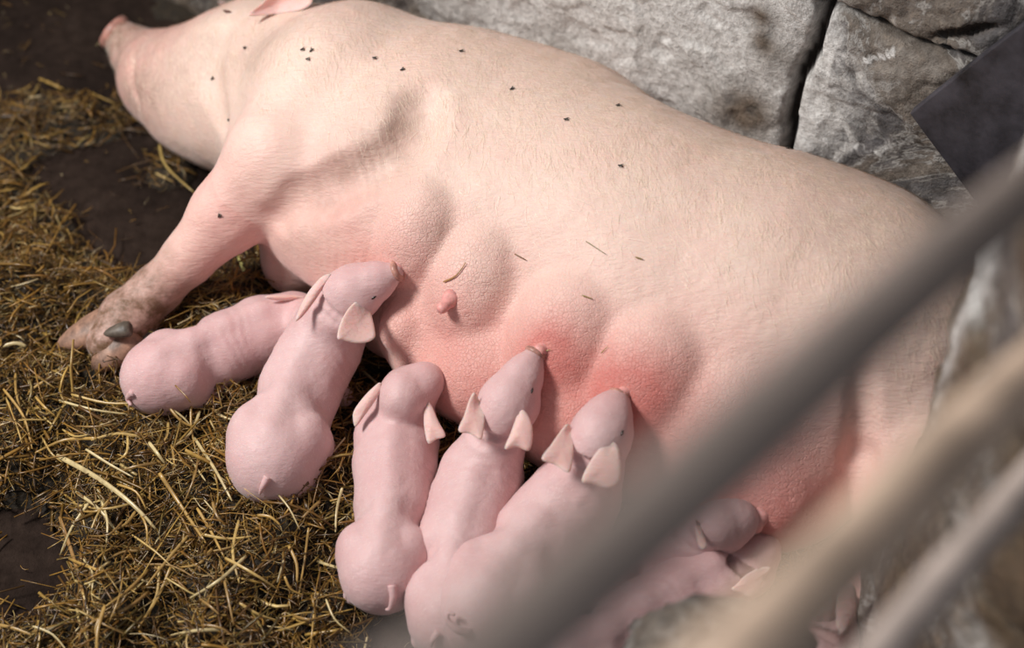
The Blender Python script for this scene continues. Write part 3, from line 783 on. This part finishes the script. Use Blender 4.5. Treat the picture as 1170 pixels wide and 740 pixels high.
# ------------------------------------------------------------------ stone wall behind
WD = nrm([-.845, .535, 0]); WN = nrm([-.535, -.845, 0])
wp0 = at(905,160,.30)*[1,1,0] - WN*.03
def on_wall(px, py):
    d = ray(px, py); t = ((wp0-CO)@WN)/(d@WN); p = CO+d*t; return (p-wp0)@WD, p[2]
ns, nh = 620, 260; ss_ = np.linspace(-1.5, 2.3, ns); hh_ = np.linspace(-.02, 1.55, nh); SG, HG = np.meshgrid(ss_, hh_, indexing='ij')
P2 = np.stack([SG.ravel(), HG.ravel(), 0*SG.ravel()], 1)
def segdist(pts):
    q = np.array([on_wall(*p) for p in pts]); best = np.full(len(P2), 9.)
    wob = .006*np.stack([fbm(P2*30, 3, 31), fbm(P2*30, 3, 32)], 1); X = P2[:,:2]+wob
    for a, b2 in zip(q[:-1], q[1:]):
        d = b2-a; t = np.clip(((X-a)@d)/(d@d), 0, 1); best = np.minimum(best, np.linalg.norm(X-a-t[:,None]*d, axis=1))
    return best
# joint lines between the blocks (pixels on the wall)
J = [([(952,-60),(945,-5),(937,10),(928,60),(907,95),(903,125),(899,170),(896,230)], .010),
     ([(937,8),(985,28),(1040,55),(1105,66),(1180,110),(1260,160)], .0045)]
disp = .012*fbm(P2*4, 4, 41)+.004*fbm(P2*22, 4, 42)
pl = fbm(P2*9, 4, 43)*3.2; disp = disp+.006*(np.floor(pl)+sstep(.75, 1, pl-np.floor(pl)))     # flaking layers
joint = np.zeros(len(P2)); jd = np.full(len(P2), 9.)
for pts, w in J:
    d = segdist(pts); disp -= .035*sstep(w*1.6, w*.4, d)+.008*sstep(w*5, w, d); joint = np.maximum(joint, sstep(w*1.2, w*.5, d)); jd = np.minimum(jd, d)
c0 = np.array(on_wall(1098,40)); q = P2[:,:2]-c0; e = np.array(on_wall(1140,30))-c0; e /= np.linalg.norm(e); e2 = np.array([-e[1], e[0]])
cav = sstep(1.15, .7, np.sqrt((q@e/.055)**2+(q@e2/.011)**2)); disp -= .03*cav
def wblob(px, py, r): p = np.array(on_wall(px, py)); return np.exp(-np.sum((P2[:,:2]-p)**2, 1)/(2*r*r))
lime = -.12+1.35*wblob(700,30,.20)+.9*wblob(800,50,.14)+.6*wblob(560,10,.12)+.5*wblob(600,0,.12)+.6*wblob(850,20,.07)+.45*wblob(770,100,.08)+.25*wblob(960,120,.08)+.2*wblob(925,140,.04)
stain = .7*wblob(862,130,.035)+.9*wblob(868,20,.018)+.8*wblob(870,50,.016)+.5*wblob(640,75,.05)+.55*wblob(830,128,.05)+.45*wblob(890,70,.025)+.6*cav+.5*wblob(600,-20,.0)+.35*wblob(480,-10,.15)
stain += .6*sstep(.10, .0, P2[:,1])
# pale veins on the right-hand block
for pts in ([(945,55),(943,95),(928,125),(915,150)], [(928,125),(960,140),(975,165),(945,190)], [(990,70),(1020,62)], [(1000,175),(1040,165)], [(915,130),(905,150)]):
    lime += .9*sstep(.006, .001, segdist(pts))
PW = wp0+SG.ravel()[:,None]*WD+WN*disp[:,None]; PW[:,2] = HG.ravel()
colw = np.stack([np.clip(lime,0,1), np.clip(stain,0,.9), joint, joint*0+1], 1)
wo = mesh_obj('wall_back', PW, gridfaces(ns, nh), M['stone'], col=colw); tag(wo, kind='structure')

# dark slab propped against the wall
def bevel_box(name, O, ex, ey, ez, mat, parent=None, b=.003, wob=0):
    """box with O corner and edge vectors, edges cut back"""
    lx, ly, lz = map(np.linalg.norm, (ex, ey, ez)); X, Y, Zv = ex/lx, ey/ly, ez/lz
    def axis(l, n): return np.concatenate([[0, b], np.linspace(b, l-b, n)[1:-1], [l-b, l]])
    ax_, ay_, az_ = axis(lx, 14), axis(ly, 14), axis(lz, 3); V = []; idx = {}; F = []
    def vid(i, j, k):
        if (i, j, k) in idx: return idx[(i, j, k)]
        x, y, z = ax_[i], ay_[j], az_[k]; on = [i in (0, len(ax_)-1), j in (0, len(ay_)-1), k in (0, len(az_)-1)]
        if sum(on) >= 2:
            cx, cy, cz = lx/2, ly/2, lz/2; x += np.sign(cx-x)*b*.3*on[0]; y += np.sign(cy-y)*b*.3*on[1]; z += np.sign(cz-z)*b*.3*on[2]
        idx[(i, j, k)] = len(V); V.append(O+X*x+Y*y+Zv*z); return idx[(i, j, k)]
    nx, ny, nz = len(ax_)-1, len(ay_)-1, len(az_)-1
    for i in range(nx):
        for j in range(ny): F.append([vid(i,j,0),vid(i,j+1,0),vid(i+1,j+1,0),vid(i+1,j,0)]); F.append([vid(i,j,nz),vid(i+1,j,nz),vid(i+1,j+1,nz),vid(i,j+1,nz)])
        for k in range(nz): F.append([vid(i,0,k),vid(i+1,0,k),vid(i+1,0,k+1),vid(i,0,k+1)]); F.append([vid(i,ny,k),vid(i,ny,k+1),vid(i+1,ny,k+1),vid(i+1,ny,k)])
    for j in range(ny):
        for k in range(nz): F.append([vid(0,j,k),vid(0,j,k+1),vid(0,j+1,k+1),vid(0,j+1,k)]); F.append([vid(nx,j,k),vid(nx,j+1,k),vid(nx,j+1,k+1),vid(nx,j,k+1)])
    V = np.array(V)
    if wob: V = V+wob*np.stack([fbm(V*12, 3, s) for s in (1,2,3)], 1)
    return mesh_obj(name, V, F, mat, parent, smooth=False)
def wallp(px, py, off): s_, h_ = on_wall(px, py); p = wp0+s_*WD+WN*off; p[2] = h_; return p
Lc = wallp(1048,115,.035); Tc = wallp(1185,8,.035); Bc = wallp(1135,232,.035)
ex = Tc-Lc; ey = Bc-Lc; ey = ey-ex*(ey@ex)/(ex@ex)*.0
sl = bevel_box('slate_slab', Lc-WN*.018, ex, ey*1.6, WN*.018, M['slate'], wob=.002)
tag(sl, 'dark square slate slab leaning cornerwise against the stone wall', 'slab')

# ------------------------------------------------------------------ near stonework and rails
def rock(name, c, r, seed, mat, amp=.18, fr=None, n=64, m=40, power=1.0, lime0=.3, parent=None):
    th = np.linspace(0, 2*math.pi, n, endpoint=False); ph = np.linspace(.02, math.pi-.02, m); T_, P_ = np.meshgrid(th, ph, indexing='ij')
    D = np.stack([np.sin(P_)*np.cos(T_), np.sin(P_)*np.sin(T_), np.cos(P_)], -1).reshape(-1, 3)
    Dn = np.sign(D)*np.abs(D)**power
    rad = 1+amp*fbm(D*1.7+seed, 4, seed)+amp*.35*fbm(D*6, 3, seed+1)
    q = fbm(D*3, 3, seed+2)*3; rad += amp*.22*(np.floor(q)+sstep(.7,1,q-np.floor(q)))
    V = Dn*rad[:,None]*np.asarray(r); fr = np.eye(3) if fr is None else fr; V = c+V@fr
    I = np.arange(n*m).reshape(n, m); I2 = np.roll(I, -1, 0)
    F = [tuple(x) for x in np.stack([I[:,:-1].ravel(), I[:,1:].ravel(), I2[:,1:].ravel(), I2[:,:-1].ravel()], 1).tolist()]
    F.append(tuple(I[:,0].tolist())); F.append(tuple(I[:,-1].tolist()[::-1]))
    nz = fbm(V*10, 3, seed+4); col = np.stack([np.clip(lime0+.3*nz,0,1), np.clip(.30+.5*fbm(V*8,3,seed+5),0,.8), 0*nz, 0*nz+1], 1)
    return mesh_obj(name, V, F, mat, parent, col=col)
# rough pillar at the right, standing on the floor
ph = np.linspace(0, 2*math.pi, 120, endpoint=False); hz = np.linspace(-.01, 1.62, 200); PH, HZ = np.meshgrid(ph, hz, indexing='ij')
pc = np.array([.695, .90, 0]); D = np.stack([np.cos(PH), np.sin(PH), HZ], -1).reshape(-1, 3)
sq = 1/np.maximum(np.abs(np.cos(PH.ravel())), np.abs(np.sin(PH.ravel())))**.55
q = D*[.25,.25,1]; rr = .225*sq*(1+.09*fbm(q*6, 4, 61)+.05*fbm(q*22, 4, 62))
course = np.abs(((HZ.ravel()+.02*fbm(q*4,2,63))/.19) % 1 - .5); rr -= .018*sstep(.43, .5, course)
V = np.stack([pc[0]+rr*D[:,0], pc[1]+rr*D[:,1], HZ.ravel()], 1)
I = np.arange(120*200).reshape(120, 200); I2 = np.roll(I, -1, 0)
F = [tuple(x) for x in np.stack([I[:,:-1].ravel(), I2[:,:-1].ravel(), I2[:,1:].ravel(), I[:,1:].ravel()], 1).tolist()]+[tuple(I[:,-1].tolist()), tuple(I[:,0].tolist()[::-1])]
nz = fbm(V*7, 4, 64); colp = np.stack([np.clip(.12+.5*nz+.9*np.exp(-((PH.ravel()-2.62)/.15)**2)*sstep(.5,.8,V[:,2]),0,1), np.clip(.85+1.3*fbm(V*7,3,65),0,.95)*(1-.8*np.exp(-((PH.ravel()-2.62)/.20)**2)), sstep(.46,.5,course), 0*nz+1], 1)  # pale, less stained strip paints the light on the pillar's left edge
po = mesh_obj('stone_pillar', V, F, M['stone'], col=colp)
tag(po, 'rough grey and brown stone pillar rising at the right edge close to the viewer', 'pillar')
# low wall stub carrying the rough stone
lw_ = bevel_box('low_stone_wall', np.array([.02,.50,0.0]), np.array([.46,0,0]), np.array([0,.24,0]), np.array([0,0,.36]), M['stone'], b=.01, wob=.02)
ca = lw_.data.color_attributes.new('tint', 'FLOAT_COLOR', 'POINT'); ca.data.foreach_set('color', np.tile([.2,.3,0,1], len(lw_.data.vertices)).astype(np.float32))
tag(lw_, 'low rough stone wall below the viewer carrying the lumpy stone', 'wall')
rk = rock('rough_stone', atd(826,748,1.52), (.105,.06,.075), 3, M['stone'], .24, lime0=.12)
tag(rk, 'lumpy grey stone lying at the bottom edge in front of the piglets', 'stone')

def rail(name, a, b, r, mat, seed, amp, label):
    a = np.asarray(a); b = np.asarray(b); d = nrm(b-a); s1 = nrm(np.cross(d, ZZ)); s2 = np.cross(d, s1); Ln = np.linalg.norm(b-a)
    n = 90; m = 28; t = np.linspace(0, 1, n); an = np.linspace(0, 2*math.pi, m, endpoint=False)
    T_, A_ = np.meshgrid(t, an, indexing='ij'); D = np.stack([T_*Ln*6, np.cos(A_)*.6, np.sin(A_)*.6], -1).reshape(-1, 3)
    R_ = (r*(1+amp*fbm(D, 3, seed))).reshape(n, m); wob = amp*.5*r*np.stack([np.sin(t*7+seed), np.cos(t*5+seed)], 1)
    V = a+(b-a)*T_[...,None]+s1*(R_*np.cos(A_)+wob[:,0:1])[...,None]+s2*(R_*np.sin(A_)+wob[:,1:2])[...,None]; V = V.reshape(-1, 3)
    I = np.arange(n*m).reshape(n, m); I2 = np.roll(I, -1, 1)
    F = [tuple(x) for x in np.stack([I[:-1].ravel(), I2[:-1].ravel(), I2[1:].ravel(), I[1:].ravel()], 1).tolist()]+[tuple(I[0].tolist()[::-1]), tuple(I[-1].tolist())]
    o = mesh_obj(name, V, F, mat); tag(o, label, 'rail', 'rails crossing in front of the pen'); return o
rail('pen_rail', atd(460,848,.31), atd(1225,168,.88), .0160, M['rail_metal'], 1, .05, 'thick grey rail, nearest and most blurred, crossing diagonally in front of the sow')
rail('pen_rail', atd(800,800,.48), atd(1258,345,1.02), .0175, M['rail_wood'], 2, .10, 'pale tan wooden rail crossing diagonally below the grey one')
rail('pen_rail', atd(965,795,.78), atd(1225,492,1.08), .0135, M['rail_wood2'], 3, .10, 'thin pale grey pole in the lower right corner, below the tan rail')

# ------------------------------------------------------------------ straw
def straw_mesh(P, AZ, EL, LEN, WID, bend, cols, seed):
    """flattened split-stalk tubes, 4 sided, 3 segments"""
    n = len(P); r = np.random.default_rng(seed)
    d = np.stack([np.cos(AZ)*np.cos(EL), np.sin(AZ)*np.cos(EL), np.sin(EL)], 1)
    s = np.stack([-np.sin(AZ), np.cos(AZ), 0*AZ], 1); u = np.cross(d, s)
    tw = r.uniform(-1, 1, n); s, u = s*np.cos(tw)[:,None]+u*np.sin(tw)[:,None], -s*np.sin(tw)[:,None]+u*np.cos(tw)[:,None]
    seg = 3; out = np.zeros((n, (seg+1)*4, 3)); bs = s*bend[:,0:1]+u*bend[:,1:2]
    for i in range(seg+1):
        t = i/seg-.5; c = P+d*(LEN*t)[:,None]+bs*(LEN*(.25-t*t))[:,None]; wd = WID*(1-.25*abs(t)*2)
        hx = s*(wd*.5)[:,None]; hy = u*(wd*.22)[:,None]
        out[:,4*i] = c-hx; out[:,4*i+1] = c-hy; out[:,4*i+2] = c+hx; out[:,4*i+3] = c+hy
    base = (np.arange(n)*(seg+1)*4)[:,None]; Fs = []
    for i in range(seg):
        for k in range(4): Fs.append(base+np.array([[4*i+k, 4*i+(k+1)%4, 4*(i+1)+(k+1)%4, 4*(i+1)+k]]))
    Fs.append(base+np.array([[3,2,1,0]])); Fs.append(base+np.array([[4*seg,4*seg+1,4*seg+2,4*seg+3]]))
    return out.reshape(-1,3), np.concatenate(Fs), np.repeat(cols, (seg+1)*4, axis=0)
PAL = np.array([(.30,.165,.035),(.21,.105,.022),(.42,.27,.075),(.11,.055,.015),(.58,.43,.18),(.34,.20,.05),(.24,.17,.05),(.66,.54,.32)])
def palette(n, r, w=(.24,.25,.12,.24,.04,.07,.04,.02)):
    c = PAL[r.choice(len(PAL), n, p=np.array(w)/sum(w))]; c = c*r.uniform(.45,1.35,(n,1)); return np.concatenate([np.clip(c,0,1), np.ones((n,1))], 1)
def free(X, Y):
    Q = np.stack([X, Y, 0*X+.05], 1); Qc = np.clip(Q, f.lo+.01, f.lo+(f.n-2)*f.h)
    return ((Q-wp0)@WN > .08) & (f.sample(Qc)+np.linalg.norm(Q-Qc, axis=1) > -.01)
r = np.random.default_rng(3)
Ntry = 50000; X = r.uniform(-1.25,.75,Ntry); Y = r.uniform(.85,2.85,Ntry); A = straw_amount(X, Y)
kp = (r.uniform(0,1,Ntry) < np.clip(A*1.15-.05, .008, 1)*.95) & free(X, Y)
# leave out what would end up inside the sow
X, Y, A = X[kp], Y[kp], A[kp]; n = len(X)
Z = ground(X, Y)+r.uniform(-.010,.030,n)*np.clip(A,.15,1)+.002
LEN = np.clip(r.lognormal(math.log(.042),.55,n), .012, .14); WID = np.clip(r.lognormal(math.log(.0030),.42,n), .0012, .0065)
P = np.stack([X, Y, Z], 1)
AZ = r.uniform(0, 2*math.pi, n)+.0; EL = r.normal(0,.30,n)*np.clip(A,.2,1); BEND = r.normal(0,.25,(n,2))
V, F, C = straw_mesh(P, AZ, EL, LEN, WID, BEND, palette(n, r), 5)
so = mesh_obj('loose_straw', V, F, M['straw'], smooth=False, col=C); tag(so, 'golden brown chopped straw strewn over the pen floor', 'straw', kind='stuff')
print('straw', n)
# finer chaff
n2 = 26000; X = r.uniform(-1.25,.6,n2*2); Y = r.uniform(.85,2.85,n2*2); A = straw_amount(X, Y); kp = (r.uniform(0,1,n2*2) < np.clip(A,.02,1)) & free(X, Y); X, Y, A = X[kp], Y[kp], A[kp]; n = len(X)
P = np.stack([X, Y, ground(X, Y)+r.uniform(-.008,.024,n)*np.clip(A,.1,1)+.002], 1)
V, F, C = straw_mesh(P, r.uniform(0,6.28,n), r.normal(0,.4,n)*np.clip(A,.2,1), r.uniform(.006,.03,n), r.uniform(.0006,.0016,n), r.normal(0,.4,(n,2)), palette(n, r, (.2,.15,.2,.1,.12,.1,.05,.08)), 6)
ch = mesh_obj('straw_chaff', V, F, M['straw'], smooth=False, col=C); tag(ch, 'fine chaff and broken bits scattered among the straw', 'straw', kind='stuff')

# single stalks that can be picked out
def stalk(pts, w, colr, label, group=None, lift=0., taper=.5):
    """pts: world points, flattened hollow-looking stalk"""
    pts = [np.asarray(p, float) for p in pts]; n = 4*(len(pts)-1)+1; m = 8; V = []; ts = np.linspace(0,1,n)
    def cr(t):
        x = t*(len(pts)-1); i = min(int(x), len(pts)-2); u = x-i
        p0 = pts[max(i-1,0)]; p1 = pts[i]; p2 = pts[i+1]; p3 = pts[min(i+2,len(pts)-1)]
        return .5*((2*p1)+(-p0+p2)*u+(2*p0-5*p1+4*p2-p3)*u*u+(-p0+3*p1-3*p2+p3)*u**3)
    Cc = [cr(t) for t in ts]
    for i, c in enumerate(Cc):
        d = nrm(Cc[min(i+1,n-1)]-Cc[max(i-1,0)]); s = nrm(np.cross(d, CF)); u = np.cross(d, s); ww = w*(1-taper*ts[i]**2)*(.75 if i in (0,n-1) else 1)
        for k in range(m): an = 2*math.pi*k/m; V.append(c+ww*.5*math.cos(an)*s+ww*.22*math.sin(an)*u)
    F = [(j*m+i, j*m+(i+1)%m, (j+1)*m+(i+1)%m, (j+1)*m+i) for j in range(n-1) for i in range(m)]+[tuple(range(m))[::-1], tuple((n-1)*m+i for i in range(m))]
    root = pts[0]; o = mesh_obj('straw_stalk', np.array(V)-root, F, M['straw'], col=np.tile([*colr,1], (len(V),1))); o.location = tuple(root)
    tag(o, label, 'straw', group); return o
def g(px, py, up=.03):
    p = at(px, py, .04); p2 = at(px, py, float(ground(np.array([p[0]]), np.array([p[1]]))[0])+up); return p2
PALE = (.62,.50,.27); GOLD = (.48,.30,.09); BRN = (.26,.13,.04)
stalk([g(65,520,.035),(g(110,545,.04)),g(150,575,.038),g(178,604,.03)], .0085, PALE, 'long broad pale stalk slanting across the straw left of the piglets')
stalk([g(68,590,.03),g(85,640,.02),g(97,690,.015),g(101,738,.012)], .0065, (.36,.20,.07), 'long brown stalk bending down over the bare patch at lower left')
stalk([g(98,513,.04),g(125,530,.04),g(152,545,.035)], .0045, PALE, 'slim pale stalk just above the long broad one')
stalk([g(182,540,.04),g(205,575,.035),g(235,620,.03)], .0065, GOLD, 'golden stalk lying steeply in the middle of the straw heap')
stalk([g(222,500,.04),g(245,535,.035),g(265,572,.03)], .0055, PALE, 'pale straight stalk just left of the rump of the big front piglet')
stalk([g(225,580,.035),g(240,605,.03),g(256,636,.03)], .005, GOLD, 'golden stalk lying below the pale one beside the big front piglet')
stalk([g(170,505,.04),g(180,518,.04),g(189,530,.035)], .006, PALE, 'short bright stalk near the top of the straw heap')
stalk([at(272,293,.03),at(284,316,.05),at(300,327,.05)], .006, (.45,.42,.16), 'greenish curved stalk on the floor behind the front leg')
stalk([at(182,165,.03),at(190,190,.025),at(222,220,.02)], .006, (.42,.30,.10), 'bent tan stalk beside the throat of the sow')
stalk([at(30,395,.05),at(15,392,.055),at(-10,400,.05)], .007, PALE, 'pale stalk at the left edge beside the hoof')
stalk([at(142,448,.085),at(160,462,.07),at(182,478,.055)], .0035, BRN, 'thin dark stem lying against the rump of the leftmost piglet')
stalk([at(200,440,.150),at(212,452,.148),at(218,460,.14)], .003, BRN, 'thin dark stem stuck on the flank of the leftmost piglet')
r2 = random.Random(5)
for i in range(80):
    while True:
        px = r2.uniform(0, 400); py = r2.uniform(440, 735); p = at(px, py, .03)
        if straw_amount(np.array([p[0]]), np.array([p[1]]))[0] > .6 and not (245 < px < 400 and py < 570) and not (130 < px < 260 and py < 475): break
    an = r2.uniform(0, math.pi); ln = r2.uniform(14, 42); b2 = r2.uniform(-8, 8)
    stalk([g(px-math.cos(an)*ln, py-math.sin(an)*ln, .030), g(px+b2*math.sin(an), py-b2*math.cos(an), .034), g(px+math.cos(an)*ln, py+math.sin(an)*ln, .028)],
          r2.uniform(.0028,.0055), r2.choice([PALE, GOLD, (.40,.25,.08), (.55,.38,.14), (.30,.18,.06)]), 'loose golden stalk lying on top of the straw heap at lower left', 'loose stalks on top of the straw heap')

# bits of straw stuck on the sow
def on_sow(px, py, off=.001):
    p, n = hit(tS, px, py); return p+nrm(n)*off
for pts, w, c, lab in [([(588,290),(602,297)], .0022, (.20,.10,.04), 'tiny dark straw bit stuck on the flank above the third gland'),
    ([(670,276),(693,291)], .0016, (.22,.18,.08), 'hair-thin green stem on the middle of the belly of the sow'),
    ([(726,294),(735,297)], .0022, (.30,.22,.09), 'small tan straw bit on the belly near the hair-thin stem'),
    ([(665,338),(677,342)], .0020, (.35,.26,.10), 'small straw bit on the third gland'),
    ([(508,322),(522,315),(533,300)], .0028, (.50,.28,.12), 'crumpled straw bit stuck just above the bare teat'),
    ([(612,404),(630,399)], .0022, (.42,.36,.12), 'green straw at the mouth of the middle piglet'),
    ([(700,449),(716,455)], .0025, (.40,.28,.10), 'curl of straw on the snout of the stout piglet'),
    ([(688,404),(696,396)], .0015, (.40,.30,.10), 'short thin straw on the fourth gland')]:
    stalk([on_sow(a, b2, .003) for a, b2 in pts], w, c, lab)

# ------------------------------------------------------------------ flies
FL = [(346,57,40),(356,58,80),(352,68,20),(428,67,10),(460,80,60),(527,59,30),(585,102,70),(647,137,20),(706,121,45),(709,190,10),(262,137,30),(280,55,0),(243,90,60),(251,246,70),(900,170,15),(940,178,50)]
FLAB = ['fly on the shoulder, left one of a close trio','fly on the shoulder, right one of a close trio','fly on the shoulder, lowest of a close trio',
 'fly alone on top of the shoulder right of the trio','fly beside the hollow behind the shoulder','fly near the back line just right of the shoulder',
 'fly high on the flank near the stone wall','fly in the middle of the flank','fly high on the flank farthest right of the three there',
 'fly lowest on the flank above the third gland','fly on the neck at the top of the front leg','fly on the neck closest to the ear',
 'fly on the cheek of the sow','fly on the front leg of the sow','fly on the back ridge below the wall crack','fly on the back ridge right of the wall crack']
def fly_parts(p, n, ang):
    n = nrm(n); t = nrm(np.cross(n, [.3,.5,.8])); b_ = np.cross(n, t); d = t*math.cos(math.radians(ang))+b_*math.sin(math.radians(ang)); s = np.cross(n, d); o = p+n*.0018
    B = []; 
    B.append(lathe(o-d*.0035, o+d*.0002, [(0,.0004),(.35,.0015),(.75,.0017),(1,.001)], 8)); B.append(lathe(o-d*.0003, o+d*.0024, [(0,.001),(.4,.0016),(1,.0009)], 8))
    B.append(lathe(o+d*.0022, o+d*.0040, [(0,.0005),(.4,.0012),(.8,.0010),(1,.0003)], 8))
    for i in (-1, 0, 1):
        for sg in (-1, 1): B.append(lathe(o+d*.001*i+s*sg*.0008, o+d*.002*i+s*sg*.0034-n*.0022, [(0,.0003),(1,.0002)], 4))
    V = []; F = []
    for v, fc in B:
        k = len(V); V += list(v); F += [tuple(i+k for i in q) for q in fc]
    Wg = []
    for sg in (-1, 1):
        a = o+d*.0012+n*.0012+s*sg*.0005; tipw = a-d*.006+s*sg*.0022; md = (a+tipw)/2
        Wg.append([a, md+s*sg*.0014, tipw, md-s*sg*.0008])
    return V, F, Wg
for (px, py, ang), lab in zip(FL, FLAB):
    p, n = hit(tS, px, py)
    if p is None: print('fly miss', px, py); continue
    V, F, Wg = fly_parts(p, n, ang)
    root = empty('fly', p, lab, 'fly', 'flies on the sow')
    mesh_obj('body', V, F, M['fly'], root)
    for wv in Wg:
        wv = np.array(wv); nn = nrm(n)*.00012; V2 = np.concatenate([wv+nn, wv-nn])
        mesh_obj('wing', V2, [(0,1,2,3),(7,6,5,4),(0,4,5,1),(1,5,6,2),(2,6,7,3),(3,7,4,0)], M['fly_wing'], root)
